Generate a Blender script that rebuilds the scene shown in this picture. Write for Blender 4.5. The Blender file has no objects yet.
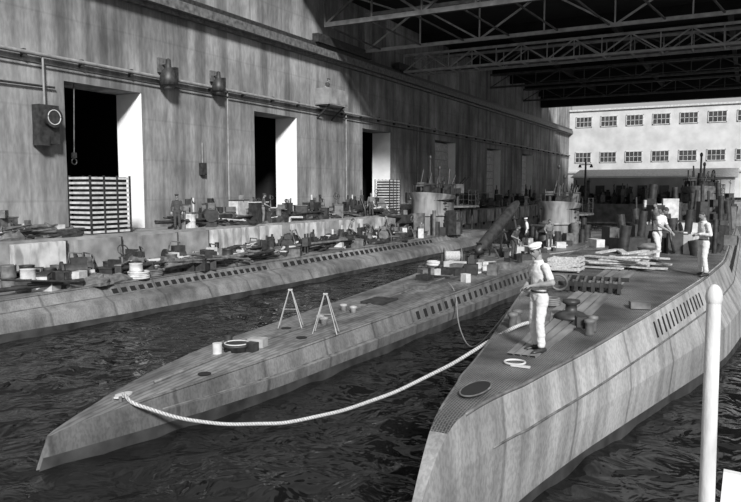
import bpy, bmesh, math, random
import numpy as np
from mathutils import Vector, Matrix, Euler, noise
random.seed(7)
C=bpy.context.scene.collection
C_=bpy.context.scene
try:
    C_.view_settings.view_transform='Standard'
except Exception: pass

# ------------------------------------------------------------------ materials
def g(v): return (v,v,v,1)
def mat(name,c1,c2,scale=3,rough=.75,stretch=(1,1,1),metal=0,bump=.15,detail=6,lo=.3,hi=.7,dist=.02):
    m=bpy.data.materials.new(name); m.use_nodes=True
    n=m.node_tree.nodes; l=m.node_tree.links
    b=n['Principled BSDF']; b.inputs['Roughness'].default_value=rough; b.inputs['Metallic'].default_value=metal
    tc=n.new('ShaderNodeTexCoord'); mp=n.new('ShaderNodeMapping'); mp.inputs['Scale'].default_value=stretch
    l.new(tc.outputs['Object'],mp.inputs['Vector'])
    nz=n.new('ShaderNodeTexNoise'); nz.inputs['Scale'].default_value=scale; nz.inputs['Detail'].default_value=detail
    l.new(mp.outputs[0],nz.inputs['Vector'])
    r=n.new('ShaderNodeValToRGB'); r.color_ramp.elements[0].position=lo; r.color_ramp.elements[1].position=hi
    r.color_ramp.elements[0].color=g(c1); r.color_ramp.elements[1].color=g(c2)
    l.new(nz.outputs['Fac'],r.inputs[0]); l.new(r.outputs[0],b.inputs['Base Color'])
    if bump:
        bp=n.new('ShaderNodeBump'); bp.inputs['Strength'].default_value=bump; bp.inputs['Distance'].default_value=dist
        n2=n.new('ShaderNodeTexNoise'); n2.inputs['Scale'].default_value=scale*4; n2.inputs['Detail'].default_value=5
        l.new(mp.outputs[0],n2.inputs['Vector']); l.new(n2.outputs['Fac'],bp.inputs['Height']); l.new(bp.outputs[0],b.inputs['Normal'])
    return m
def mulnode(m,build):
    n=m.node_tree.nodes; l=m.node_tree.links; b=n['Principled BSDF']
    src=b.inputs['Base Color'].links[0].from_socket
    mx=n.new('ShaderNodeMixRGB'); mx.blend_type='MULTIPLY'; mx.inputs[0].default_value=1
    l.new(src,mx.inputs[1]); l.new(build(n,l),mx.inputs[2]); l.new(mx.outputs[0],b.inputs['Base Color'])
def noise_factor(scale,stretch,c1,c2,lo,hi):
    def f(n,l):
        tc=n.new('ShaderNodeTexCoord'); mp=n.new('ShaderNodeMapping'); mp.inputs['Scale'].default_value=stretch
        nz=n.new('ShaderNodeTexNoise'); nz.inputs['Scale'].default_value=scale; nz.inputs['Detail'].default_value=5
        r=n.new('ShaderNodeValToRGB'); r.color_ramp.elements[0].position=lo; r.color_ramp.elements[1].position=hi
        r.color_ramp.elements[0].color=g(c1); r.color_ramp.elements[1].color=g(c2)
        l.new(tc.outputs['Object'],mp.inputs[0]); l.new(mp.outputs[0],nz.inputs['Vector']); l.new(nz.outputs['Fac'],r.inputs[0])
        return r.outputs[0]
    return f
def wave_factor(axis,scale,c1,c2,lo,hi,dist=0):
    def f(n,l):
        tc=n.new('ShaderNodeTexCoord'); w=n.new('ShaderNodeTexWave'); w.bands_direction=axis
        w.inputs['Scale'].default_value=scale; w.inputs['Distortion'].default_value=dist
        r=n.new('ShaderNodeValToRGB'); r.color_ramp.elements[0].position=lo; r.color_ramp.elements[1].position=hi
        r.color_ramp.elements[0].color=g(c1); r.color_ramp.elements[1].color=g(c2)
        l.new(tc.outputs['Object'],w.inputs['Vector']); l.new(w.outputs['Fac'],r.inputs[0])
        return r.outputs[0]
    return f

M_wall=mat('stained_concrete',.22,.40,.8,.9,(1,1,.5),bump=.4,dist=.05,detail=9)
mulnode(M_wall,noise_factor(1.3,(1,1,.07),.55,1,.38,.56))
mulnode(M_wall,noise_factor(.18,(1,1,1),.55,1,.36,.62))
mulnode(M_wall,noise_factor(6,(1,1,.3),.8,1,.4,.6))
mulnode(M_wall,wave_factor('Y',.14,.85,1,.0,.01,.15))
mulnode(M_wall,wave_factor('Z',.15,.88,1,.0,.01,.3))
M_jamb=mat('sunlit_jamb_concrete',.8,.92,1.5,.9)  # far door jambs: sunlight put into a much paler concrete colour
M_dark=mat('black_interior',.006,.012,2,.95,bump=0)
M_roof=mat('near_black_roof',.004,.012,1,.95)  # near-black roof tone
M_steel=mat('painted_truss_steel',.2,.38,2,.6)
M_steeld=mat('dark_truss_steel',.04,.10,2,.7)  # darker of the two truss steel tones
M_pipe=mat('grey_pipe',.16,.3,3,.6)
M_white=mat('painted_brick',.42,.58,.6,.9,bump=.1)
M_glass=mat('window_pane',.03,.08,1,.25,bump=0)
M_deck=mat('wet_deck_planking',.06,.27,1.0,.5,(1,.3,1),bump=.3,lo=.34,hi=.68)
mulnode(M_deck,wave_factor('X',2.4,.5,1,.0,.3,.1))
mulnode(M_deck,noise_factor(6,(1,.5,1),.65,1,.4,.55))
M_deckd=mat('slotted_deck_grating',.06,.2,.9,.55,bump=.3,lo=.36,hi=.68)
def brick(n,l):
    tc=n.new('ShaderNodeTexCoord'); mp=n.new('ShaderNodeMapping'); mp.inputs['Rotation'].default_value=(0,0,math.pi/2)
    b=n.new('ShaderNodeTexBrick'); b.inputs['Scale'].default_value=7; b.inputs['Mortar Size'].default_value=.03
    b.inputs['Color1'].default_value=g(.25); b.inputs['Color2'].default_value=g(.45); b.inputs['Mortar'].default_value=g(1.4)
    l.new(tc.outputs['Object'],mp.inputs[0]); l.new(mp.outputs[0],b.inputs['Vector']); return b.outputs['Color']
mulnode(M_deckd,brick)
M_strip=mat('deck_centre_boards',.08,.24,2,.7,(2,.5,1),bump=.2)
def streaks(m,a,plate=.6):
    mulnode(m,noise_factor(2.2,(1,1,.05),a,1,.36,.6))      # run-down rust streaks
    mulnode(m,noise_factor(22,(1,1,.5),.78,1,.42,.55))      # pitting
    mulnode(m,wave_factor('Y',.13,plate,1,.0,.006,0))       # plate seams
M_hull=mat('weathered_hull_paint',.09,.22,.45,.45,(1,.3,1),bump=.25,lo=.34,hi=.68,detail=10); streaks(M_hull,.62)
M_hullw=mat('pale_rust_stained_hull',.20,.44,.35,.5,(1,.45,1),bump=.25,lo=.36,hi=.66,detail=10); streaks(M_hullw,.6)
M_hulll=mat('streaked_hull_paint',.09,.30,.4,.5,(1,.4,1.5),bump=.25,lo=.38,hi=.66,detail=10); streaks(M_hulll,.6)
M_boot=mat('boot_topping',.02,.06,2,.4)
M_slot=mat('slot_black',.004,.008,2,.9,bump=0)
M_iron=mat('dark_iron',.012,.045,5,.5,bump=.2)
M_mid=mat('grey_equipment',.05,.17,4,.6,bump=.2)
M_light=mat('pale_equipment',.35,.6,4,.7,bump=.2)
M_wood=mat('bleached_timber',.25,.55,3,.8,(6,1,6),bump=.3)
M_quay=mat('quay_concrete',.13,.32,1.3,.9,bump=.4)
M_fend=mat('pale_fender_concrete',.35,.65,1.3,.9,bump=.4); mulnode(M_fend,noise_factor(2.5,(1,1,.3),.55,1,.4,.55))
M_tower=mat('conning_tower_paint',.10,.28,1.2,.6,(1,1,.4),bump=.2,lo=.38,hi=.62); mulnode(M_tower,noise_factor(3,(1,1,.1),.55,1,.4,.58))
M_rope=mat('hemp_rope',.35,.62,30,.9,bump=.6)
def twist(n,l):
    tc=n.new('ShaderNodeTexCoord'); w=n.new('ShaderNodeTexWave'); w.bands_direction='DIAGONAL'; w.inputs['Scale'].default_value=9
    r=n.new('ShaderNodeValToRGB'); r.color_ramp.elements[0].color=g(.5); r.color_ramp.elements[1].color=g(1); r.color_ramp.elements[0].position=.1; r.color_ramp.elements[1].position=.5
    l.new(tc.outputs['Object'],w.inputs['Vector']); l.new(w.outputs['Fac'],r.inputs[0]); return r.outputs[0]
mulnode(M_rope,twist)
M_wpaint=mat('weathered_white_paint',.35,.7,9,.6,(1,1,.4),bump=.2)
M_cable=mat('steel_cable',.2,.3,8,.5,bump=0)
M_tres=mat('galvanised_tube',.25,.4,5,.5)

# ------------------------------------------------------------------ mesh builder
class MB:
    def __init__(s,mats): s.v=[];s.f=[];s.m=[];s.s=[];s.mats=mats
    def mi(s,m):
        if m not in s.mats: s.mats.append(m)
        return s.mats.index(m)
    def add(s,vs,fs,m,smooth=False,M=None):
        o=len(s.v); k=s.mi(m)
        for p in vs:
            p=Vector(p); s.v.append(tuple(M@p if M else p))
        for f in fs: s.f.append([o+i for i in f]); s.m.append(k); s.s.append(smooth)
    def box(s,c,sz,m,rot=(0,0,0),taper=1):
        x,y,z=[a/2 for a in sz]; t=taper
        vs=[(-x,-y,-z),(x,-y,-z),(x,y,-z),(-x,y,-z),(-x*t,-y*t,z),(x*t,-y*t,z),(x*t,y*t,z),(-x*t,y*t,z)]
        fs=[(0,3,2,1),(4,5,6,7),(0,1,5,4),(1,2,6,5),(2,3,7,6),(3,0,4,7)]
        s.add(vs,fs,m,False,Matrix.Translation(c)@Euler(rot).to_matrix().to_4x4())
    def beam(s,p0,p1,w,h,m):
        p0=Vector(p0);p1=Vector(p1);d=p1-p0;L=d.length
        q=d.to_track_quat('Y','Z').to_matrix().to_4x4()
        M=Matrix.Translation((p0+p1)/2)@q
        x,y,z=w/2,L/2,h/2
        vs=[(-x,-y,-z),(x,-y,-z),(x,y,-z),(-x,y,-z),(-x,-y,z),(x,-y,z),(x,y,z),(-x,y,z)]
        fs=[(0,3,2,1),(4,5,6,7),(0,1,5,4),(1,2,6,5),(2,3,7,6),(3,0,4,7)]
        s.add(vs,fs,m,False,M)
    def cyl(s,p0,p1,r0,m,r1=None,seg=14,smooth=True):
        r1=r0 if r1 is None else r1
        p0=Vector(p0);p1=Vector(p1);q=(p1-p0).to_track_quat('Z','Y').to_matrix()
        vs=[];fs=[]
        for p,r in((p0,r0),(p1,r1)):
            for i in range(seg):
                a=2*math.pi*i/seg; vs.append(p+q@Vector((r*math.cos(a),r*math.sin(a),0)))
        for i in range(seg):
            j=(i+1)%seg; fs.append((i,j,seg+j,seg+i))
        s.add(vs,fs,m,smooth)
        s.add(vs,[tuple(range(seg-1,-1,-1)),tuple(range(seg,2*seg))],m,False)
    def tube(s,pts,r,m,seg=8):
        pts=[Vector(p) for p in pts]; rs=r if isinstance(r,(list,tuple)) else [r]*len(pts)
        vs=[];fs=[]
        for k,p in enumerate(pts):
            d=(pts[min(k+1,len(pts)-1)]-pts[max(k-1,0)])
            q=d.to_track_quat('Z','Y').to_matrix()
            for i in range(seg):
                a=2*math.pi*i/seg; vs.append(p+q@Vector((rs[k]*math.cos(a),rs[k]*math.sin(a),0)))
        for k in range(len(pts)-1):
            for i in range(seg):
                j=(i+1)%seg; fs.append((k*seg+i,k*seg+j,(k+1)*seg+j,(k+1)*seg+i))
        fs.append(tuple(range(seg-1,-1,-1))); fs.append(tuple((len(pts)-1)*seg+i for i in range(seg)))
        s.add(vs,fs,m,True)
    def rings(s,rs,m,seg=20,smooth=True,cap=True):
        vs=[];fs=[]
        for c,xv,yv in rs:
            c=Vector(c);xv=Vector(xv);yv=Vector(yv)
            for i in range(seg):
                a=2*math.pi*i/seg; vs.append(c+xv*math.cos(a)+yv*math.sin(a))
        for k in range(len(rs)-1):
            for i in range(seg):
                j=(i+1)%seg; fs.append((k*seg+i,k*seg+j,(k+1)*seg+j,(k+1)*seg+i))
        if cap: fs.append(tuple(range(seg-1,-1,-1))); fs.append(tuple((len(rs)-1)*seg+i for i in range(seg)))
        s.add(vs,fs,m,smooth)
    def lathe(s,c,prof,m,seg=20,sx=1,sy=1,smooth=True):
        c=Vector(c); s.rings([(c+Vector((0,0,z)),(r*sx,0,0),(0,r*sy,0)) for r,z in prof],m,seg,smooth)
    def ball(s,c,r,m,rot=None,seg=14,ringn=9):
        c=Vector(c); R=rot if rot else Matrix.Identity(3)
        rx,ry,rz=r if isinstance(r,(tuple,list)) else (r,r,r)
        vs=[];fs=[]
        for k in range(ringn+1):
            t=math.pi*k/ringn
            t=min(max(t,.03),math.pi-.03)
            for i in range(seg):
                a=2*math.pi*i/seg
                vs.append(c+R@Vector((rx*math.sin(t)*math.cos(a),ry*math.sin(t)*math.sin(a),-rz*math.cos(t))))
        for k in range(ringn):
            for i in range(seg):
                j=(i+1)%seg; fs.append((k*seg+i,k*seg+j,(k+1)*seg+j,(k+1)*seg+i))
        fs.append(tuple(range(seg-1,-1,-1))); fs.append(tuple(ringn*seg+i for i in range(seg)))
        s.add(vs,fs,m,True)
    def torus(s,c,R,r,m,normal=(0,0,1),seg=24):
        q=Vector(normal).to_track_quat('Z','Y').to_matrix(); c=Vector(c)
        pts=[c+q@Vector((R*math.cos(2*math.pi*i/seg),R*math.sin(2*math.pi*i/seg),0)) for i in range(seg+1)]
        s.tube(pts,r,m,6)
    def mesh(s,name):
        me=bpy.data.meshes.new(name); me.from_pydata(s.v,[],s.f)
        for m in s.mats: me.materials.append(m)
        me.polygons.foreach_set('material_index',s.m); me.polygons.foreach_set('use_smooth',s.s)
        me.update(); return me
    def obj(s,name,parent=None,loc=(0,0,0),rot=(0,0,0)):
        o=bpy.data.objects.new(name,s.mesh(name)); C.objects.link(o); o.location=loc; o.rotation_euler=rot
        if parent: o.parent=parent
        return o
def empty(name,loc=(0,0,0),rot=(0,0,0)):
    e=bpy.data.objects.new(name,None); C.objects.link(e); e.location=loc; e.rotation_euler=rot; return e

# ------------------------------------------------------------------ shell
WX=-28.0; QZ=2.7
doors=[(22.1,26.8),(36.2,41.0),(50.4,55.5),(65.4,71.0),(81.2,86.5),(96,101.5)]
w=MB([M_wall]); y=4
TH=1.8; TOP=20.5; DT=9.7
for a,b in doors:
    w.box((WX-TH/2,(y+a)/2,TOP/2-2),(TH,a-y,TOP+4),M_wall)
    w.box((WX-TH/2,(a+b)/2,(DT+TOP)/2),(TH,b-a,TOP-DT),M_wall)
    w.box((WX-TH/2,(a+b)/2,(QZ-4)/2),(TH,b-a,QZ+4),M_wall)
    w.box((WX-TH/2-.01,b-.03,(QZ+DT)/2),(TH-.04,.06,DT-QZ),M_jamb)
    y=b
w.box((WX-TH/2,(y+126)/2,TOP/2-2),(TH,126-y,TOP+4),M_wall)
w.obj('wall_left')
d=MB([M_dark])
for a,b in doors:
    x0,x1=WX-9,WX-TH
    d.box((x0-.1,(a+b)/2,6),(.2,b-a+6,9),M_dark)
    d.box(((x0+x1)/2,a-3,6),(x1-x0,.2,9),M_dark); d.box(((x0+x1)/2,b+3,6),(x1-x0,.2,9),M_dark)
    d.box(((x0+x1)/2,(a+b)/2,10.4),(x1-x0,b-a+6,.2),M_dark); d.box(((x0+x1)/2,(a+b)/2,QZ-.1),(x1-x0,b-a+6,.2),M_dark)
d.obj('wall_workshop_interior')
for i,(a,b) in enumerate(doors[3:]):
    k=MB([M_light]); n=8
    for j in range(n):
        k.box((WX-.9,(a+b)/2-.03,QZ+.4+(DT-QZ-.1)*j/n),(.1,b-a-.14,(DT-QZ)/n-.06),M_light)
    k.box((WX-1.0,(a+b)/2-.03,(QZ+DT)/2),(.06,b-a-.1,DT-QZ-.1),M_mid)
    k.obj('door_%d'%(i+4))
q=MB([M_quay])
q.box((-26.5,65,QZ/2-1.5),(2.98,122,QZ+3),M_quay)
q.obj('quay_left')
q=MB([M_quay]); rq=random.Random(5)
yy=17.0
while yy<96:
    L=rq.choice([1.3,1.9,2.3])
    q.box((-24.84,yy+L/2,1.95),(.28,L,1.3),M_fend if rq.random()<.75 else M_quay)
    q.box((-24.90,yy+L+.15,1.8),(.14,.1,1.6),M_iron)
    yy+=L+rq.choice([.35,.6,1.2])
q.obj('trim_quay_fender_blocks')
q=MB([M_quay]); q.box((-8,114,QZ/2-1.5),(33.9,21.8,QZ+3),M_quay); q.obj('quay_back')
q=MB([M_quay]); q.box((12.6,60,QZ/2-1.5),(7,130,QZ+3),M_quay); q.obj('quay_right')
t=MB([M_wall])
t.box((WX+.35,65,14.55),(.7,122,.5),M_mid); t.box((WX+.45,65,14.95),(.25,122,.3),M_iron)
t.box((WX+.15,65,14.2),(.3,122,.2),M_mid)
t.obj('trim_crane_rail')
p=MB([M_pipe])
p.cyl((WX+.22,5,10.64),(WX+.22,125,10.64),.09,M_pipe); p.cyl((WX+.16,5,10.25),(WX+.16,125,10.25),.04,M_iron)
for yy in range(8,125,3): p.box((WX+.12,yy,10.6),(.25,.12,.35),M_iron)
for yy in (33.5,47.6,61,75.4,91): p.cyl((WX+.1,yy,QZ),(WX+.1,yy,10.6),.05,M_pipe)
p.cyl((WX+.14,5,9.05),(WX+.14,21.5,9.3),.05,M_iron)
p.obj('trim_wall_pipes')
RW=39; RC=-28+RW/2
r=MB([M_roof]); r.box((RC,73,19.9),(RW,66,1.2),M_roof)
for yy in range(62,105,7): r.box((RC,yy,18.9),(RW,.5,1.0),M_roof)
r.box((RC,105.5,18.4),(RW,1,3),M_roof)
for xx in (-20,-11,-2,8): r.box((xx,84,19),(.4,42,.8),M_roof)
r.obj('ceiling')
def girder(b,y,z0,z1,x0,x1,n,m,t=.16):
    b.box(((x0+x1)/2,y,z0),(x1-x0,t*1.3,t*1.6),m); b.box(((x0+x1)/2,y,z1),(x1-x0,t*1.3,t*1.6),m)
    dx=(x1-x0)/n
    for i in range(n):
        a=x0+i*dx
        b.beam((a,y,z0),(a,y,z1),t*.6,t*.6,m)
        if i%2: b.beam((a,y,z1),(a+dx,y,z0),t*.8,t*.8,m)
        else: b.beam((a,y,z0),(a+dx,y,z1),t*.8,t*.8,m)
cr=MB([M_steel]); XE=10.5; XW=XE+27.2
girder(cr,43.5,16.4,19.0,-27.2,XE,10,M_steeld,.2); girder(cr,49.5,15.6,18.4,-27.2,XE,8,M_steel,.15)
girder(cr,56.5,15.0,16.4,-27.2,XE,18,M_steel,.12); girder(cr,58.5,15.0,16.4,-27.2,XE,18,M_steel,.12)
for i in range(11):
    a=-27.2+i*XW/11
    cr.beam((a,43.5,16.4),(a+1.4,49.5,15.6),.1,.1,M_steeld); cr.beam((a,43.5,19.0),(a+2.8,49.5,18.4),.1,.1,M_steel)
for i in range(19):
    a=-27.2+i*XW/18
    cr.beam((a,56.5,15.0),(a,58.5,15.0),.1,.1,M_steel)
cr.box((-27.2+XW/2,57.5,15.15),(XW,1.2,.06),M_mid)
for y0,y1 in((42.5,50.5),(55.5,59.5)):
    cr.box((-27.4,(y0+y1)/2,15.4),(.5,y1-y0,.6),M_iron)
    for yy in(y0+.6,y1-.6): cr.cyl((-27.7,yy,15.3),(-27.3,yy,15.3),.24,M_iron)
cr.obj('overhead_travelling_crane')
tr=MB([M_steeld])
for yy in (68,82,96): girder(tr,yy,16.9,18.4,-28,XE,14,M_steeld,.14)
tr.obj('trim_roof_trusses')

# back building
BY=124
b=MB([M_white])
b.box((-8,BY+1,10.9),(39.9,2,14.8),M_white)
b.box((-8,BY-.1,7.7),(39.9,.35,.35),M_light); b.box((-8,BY-.1,18.2),(39.9,.4,.3),M_light)
b.box((-8,BY+1.5,4.9),(39.9,2,4.2),M_mid)
b.obj('wall_back')
k=1
for z in (16.2,10.2):
    for i in range(9):
        x=-25.5+i*4.1
        wb=MB([M_glass]); W,H=2.6,1.7
        wb.box((x,BY-.02,z),(W,.06,H),M_glass)
        for sx in(-1,1): wb.box((x+sx*W/2,BY-.06,z),(.12,.14,H+.12),M_light)
        for sz in(-1,1): wb.box((x,BY-.06,z+sz*H/2),(W+.12,.14,.12),M_light)
        for j in(-1,0,1): wb.box((x+j*W/4,BY-.06,z),(.07,.1,H),M_light)
        wb.box((x,BY-.06,z),(W,.1,.07),M_light)
        wb.obj('window_%d'%k); k+=1
s=MB([M_white])
s.box((-13,113,4.7),(22,6,4),M_white)
s.add([(-24.4,109.5,6.5),(-1.6,109.5,6.5),(-1.6,116.5,6.5),(-24.4,116.5,6.5),(-24.4,116.5,7.9),(-1.6,116.5,7.9)],[(0,1,5,4),(0,4,3),(1,2,5),(3,4,5,2),(0,3,2,1)],M_light)
for x in range(-23,-2,3): s.box((x,109.96,4.6),(1.3,.1,1.5),M_glass)
s.obj('quayside_shed')
ms=MB([M_mid]); ms.cyl((-21,104.0,QZ),(-21,104.0,QZ+6.5),.2,M_mid,.12); ms.beam((-21.9,104.0,QZ+5.6),(-20.1,104.0,QZ+5.6),.12,.12,M_mid); ms.cyl((-21,104,QZ),(-21,104,QZ+.5),.35,M_iron)
for sx in(-1,1): ms.cyl((-21+sx*.8,104,QZ+5.6),(-21+sx*.8,104,QZ+5.2),.12,M_iron,.25)
ms.obj('lamp_mast')

# ------------------------------------------------------------------ water
nx,ny=150,230
def axis(a,b,n,pw): return [a+(b-a)*(i/n)**pw for i in range(n+1)]
xs=[-25+ (34*i/nx) for i in range(nx+1)]; ys=axis(-6,103,ny,1.7)
vs=[];fs=[]
for yv in ys:
    for xv in xs:
        z=.10*noise.noise(Vector((xv*.6,yv*.5,0)))+.09*noise.noise(Vector((xv*1.5,yv*1.2,5)))
        vs.append((xv,yv,z))
for j in range(ny):
    for i in range(nx):
        a=j*(nx+1)+i; fs.append((a,a+1,a+nx+2,a+nx+1))
me=bpy.data.meshes.new('harbour_water'); me.from_pydata(vs,[],fs)
for p_ in me.polygons: p_.use_smooth=True
M_water=bpy.data.materials.new('dark_harbour_water'); M_water.use_nodes=True
n=M_water.node_tree.nodes;l=M_water.node_tree.links;bs=n['Principled BSDF']
bs.inputs['Base Color'].default_value=g(.008); bs.inputs['Roughness'].default_value=.1; bs.inputs['IOR'].default_value=1.33
tc=n.new('ShaderNodeTexCoord'); nz=n.new('ShaderNodeTexNoise'); nz.inputs['Scale'].default_value=1.4; nz.inputs['Detail'].default_value=2.5; nz.inputs['Distortion'].default_value=.5
bp=n.new('ShaderNodeBump'); bp.inputs['Strength'].default_value=1; bp.inputs['Distance'].default_value=.22
l.new(tc.outputs['Object'],nz.inputs['Vector']); l.new(nz.outputs['Fac'],bp.inputs['Height']); l.new(bp.outputs[0],bs.inputs['Normal'])
me.materials.append(M_water); o=bpy.data.objects.new('harbour_water',me); C.objects.link(o)

# ------------------------------------------------------------------ submarine
def sm(st,col,S):
    a=np.array(st,float); y=np.interp(S,a[:,0],a[:,col])
    k=np.array([1,3,5,3,1.])/13
    yp=np.pad(y,2,mode='edge'); z=np.convolve(yp,k,'valid'); z=np.convolve(np.pad(z,2,mode='edge'),k,'valid')
    z[0]=y[0]; return z
def submarine(tip,yaw,st,mhull,mdeck,slots,skiptip=1.0,tower_s=40,rake=0,mtow=None,tsc=1.0,seed=1):
    """st rows: s, zdeck, half deck, half knuckle, zknuckle, half waterline"""
    mtow=mtow or M_tower; rt=random.Random(seed)
    e=empty('submarine',(tip[0],tip[1],0),(0,0,yaw))
    S=np.concatenate([np.arange(0,3,.15),np.arange(3,67.01,.4)])
    zd,wd,wk,zk,ww=[sm(st,i,S) for i in range(1,6)]
    hb=MB([mhull,mdeck,M_boot])
    half=[]
    for i,s_ in enumerate(S):
        h=[(0,s_,zd[i]+.03*min(1,wd[i])),(wd[i]*.96,s_,zd[i]),(wd[i],s_,zd[i]-.06),(wk[i],s_,zk[i]),
              ((wk[i]+ww[i])/2+.05*ww[i],s_,(zk[i]+.3)/2+.08),(ww[i],s_,.22),(ww[i]*1.0,s_,-.05),(ww[i]*.93,s_,-.7),(ww[i]*.6,s_,-1.7),(.03,s_,-2.5)]
        fall=math.exp(-s_/1.6)
        half.append([(x,y_-rake*max(0,zd[i]-max(z,-.5))*fall,z) for x,y_,z in h])
    K=len(half[0])
    for side in(1,-1):
        for j in range(K-1):
            vs=[];fs=[]
            for h in half:
                for q_ in(h[j],h[j+1]): vs.append((q_[0]*side,q_[1],q_[2]))
            for i in range(len(half)-1):
                f=(2*i,2*i+1,2*i+3,2*i+2); fs.append(f if side<0 else f[::-1])
            if j==0:
                cut=int(np.searchsorted(S,skiptip))
                hb.add(vs,fs[:cut],mhull,True); hb.add(vs,fs[cut:],mdeck,True)
            else: hb.add(vs,fs,mhull if j<5 else M_boot,j>1)
    for h in(half[0],half[-1]):
        ring=[(p_[0],p_[1],p_[2]) for p_ in h]+[(-p_[0],p_[1],p_[2]) for p_ in h[::-1]]
        hb.add(ring,[tuple(range(len(ring)))],mhull)
    hb.obj('hull',e)
    sb=MB([M_slot])
    def at(s_): return [float(np.interp(s_,S,a)) for a in(zd,wd,wk,zk,ww)]
    for (s0,s1,step,hgt,tt,wid) in slots:
        s_=s0
        while s_<s1:
            z,w1,w2,z2,_=at(s_)
            for side in(1,-1):
                x=(w1+(w2-w1)*tt)*side; zz=z-.06+(z2-z+.06)*tt
                ang=math.atan2((w2-w1),(z-.06-z2))*side
                sl=(at(s_+.3)[1]-at(s_-.3)[1])/.6
                sb.box((x,s_,zz),(.03,wid,hgt),M_slot,(0,-ang,-math.atan(sl)*side))
            s_+=step
    sb.obj('flood_slots',e)
    eb=MB([M_mid])
    for side in(1,-1):
        pts=[(side*(wd[i]-.02),S[i],zd[i]-.02) for i in range(10,len(S)-3,2)]
        eb.tube(pts,.03,M_hull,5)
        pts=[(side*(wk[i]+.005),S[i],zk[i]) for i in range(14,len(S)-3,2)]
        eb.tube(pts,.02,M_mid,5)
    eb.obj('deck_edge_strip',e)
    T=MB([mtow]); ts=0; z0=0
    def egg(z,L,Wd,off=0,n=28):
        c=[]
        for i in range(n):
            a=2*math.pi*i/n; y_=math.sin(a); x_=math.cos(a)
            wv=Wd*(1-.22*max(0,y_))
            c.append((x_*wv,ts+off+y_*L,z0+z+(.18*(-y_) if z>2.2 else 0)))
        return c
    def loft(layers,m):
        n=len(layers[0]); vs=[p_ for L_ in layers for p_ in L_]; fs=[]
        for k in range(len(layers)-1):
            for i in range(n):
                j=(i+1)%n; fs.append((k*n+i,k*n+j,(k+1)*n+j,(k+1)*n+i))
        T.add(vs,fs,m,True)
    loft([egg(0,2.3,1.2),egg(1.1,2.2,1.15)],mtow)
    loft([egg(1.1,2.2,1.15),egg(1.14,2.3,1.26),egg(1.2,2.3,1.26),egg(1.28,2.2,1.14)],mtow)
    loft([egg(1.28,2.2,1.14),egg(2.05,2.15,1.12),egg(2.3,2.28,1.28),egg(2.36,2.28,1.28)],mtow)
    loft([egg(2.36,2.28,1.28),egg(2.34,2.2,1.2),egg(1.5,2.05,1.05),egg(1.5,.02,.02)],M_iron)
    for px,py,h in((-.05,-.5,4.6),(.1,.6,4.0)):
        T.cyl((px,ts+py,z0+1.5),(px,ts+py,z0+h-1.2),.24,M_iron,.18); T.cyl((px,ts+py,z0+h-1.3),(px,ts+py,z0+h),.065,M_iron)
        T.ball((px,ts+py,z0+h),(.1,.1,.16),M_iron)
    T.box((.45,ts-.9,z0+2.5),(.5,.5,.7),M_iron); T.cyl((-.5,ts-.8,z0+1.5),(-.5,ts-.8,z0+2.9),.1,M_iron); T.box((-.5,ts-.8,z0+3.0),(.45,.3,.25),M_mid)
    T.torus((.7,ts-.2,z0+3.2),.38,.04,M_iron,(1,.3,0)); T.cyl((.7,ts-.2,z0+1.6),(.7,ts-.2,z0+2.85),.05,M_iron)
    for px,py in((-.6,.4),(.5,1.2),(-.5,1.5),(.2,-1.5),(-.8,-.4),(.75,.4)):
        T.box((px,ts+py,z0+2.5),(rt.uniform(.25,.5),rt.uniform(.3,.6),rt.uniform(.7,1.3)),M_iron,(0,.1,rt.uniform(0,2))); T.cyl((px,ts+py,z0+2.6),(px+rt.uniform(-.3,.3),ts+py+.3,z0+rt.uniform(3.2,4.0)),.05,M_iron)
    # external fittings & stowage around the tower
    for i in range(16):
        a=rt.uniform(0,6.28); x=1.55*math.cos(a); yy=2.8*math.sin(a); h=rt.uniform(.4,1.5)
        if rt.random()<.5: T.box((x,yy,h/2),(rt.uniform(.2,.6),rt.uniform(.2,.8),h),rt.choice([M_iron,M_iron,M_mid]),(0,0,a))
        else: T.cyl((x,yy,0),(x,yy,h),rt.uniform(.08,.25),rt.choice([M_iron,M_mid]),seg=10)
    for i in range(9):
        a=math.pi*2*i/9; x=1.1*math.cos(a); yy=ts+2.0*math.sin(a)
        T.cyl((x,yy,z0+2.3),(x*1.05,yy,z0+3.0),.022,M_iron,seg=6)
    T.tube([(1.15*math.cos(math.pi*i/12),ts+2.0*math.sin(math.pi*i/12),z0+3.0) for i in range(25)],.022,M_iron,6)
    T.rings([((0,ts+3.8,z0+1.55),(1.35,0,0),(0,2.1,0)),((0,ts+3.8,z0+1.65),(1.35,0,0),(0,2.1,0))],M_mid,24,False)
    for i in range(10):
        a=math.pi*(-.15+1.3*i/9); x=1.3*math.cos(a); yy=ts+3.8+2.0*math.sin(a)
        T.cyl((x,yy,z0+1.6),(x,yy,z0+2.65),.025,M_iron,seg=6)
    for h in(2.0,2.35,2.65):
        T.tube([(1.3*math.cos(math.pi*(-.15+1.3*i/20)),ts+3.8+2.0*math.sin(math.pi*(-.15+1.3*i/20)),z0+h) for i in range(21)],.022,M_iron,6)
    for a in range(4): T.cyl((.7*(-1)**a,ts+2.8+(a//2)*2,z0),(.7*(-1)**a,ts+2.8+(a//2)*2,z0+1.6),.06,M_iron,seg=8)
    T.cyl((0,ts+3.9,z0+1.6),(0,ts+3.9,z0+2.5),.14,M_iron,.1)
    for sx in(-.12,.12): T.cyl((sx,ts+3.5,z0+2.6),(sx,ts+5.6,z0+3.5),.045,M_iron)
    T.box((0,ts+3.6,z0+2.6),(.5,.7,.35),M_iron); T.box((0,ts+3.9,z0+2.75),(.9,.04,.6),M_mid)
    for i in range(6): T.box((1.24,ts-1.0,z0+.3+i*.35),(.1,.4,.04),M_iron)
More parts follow.
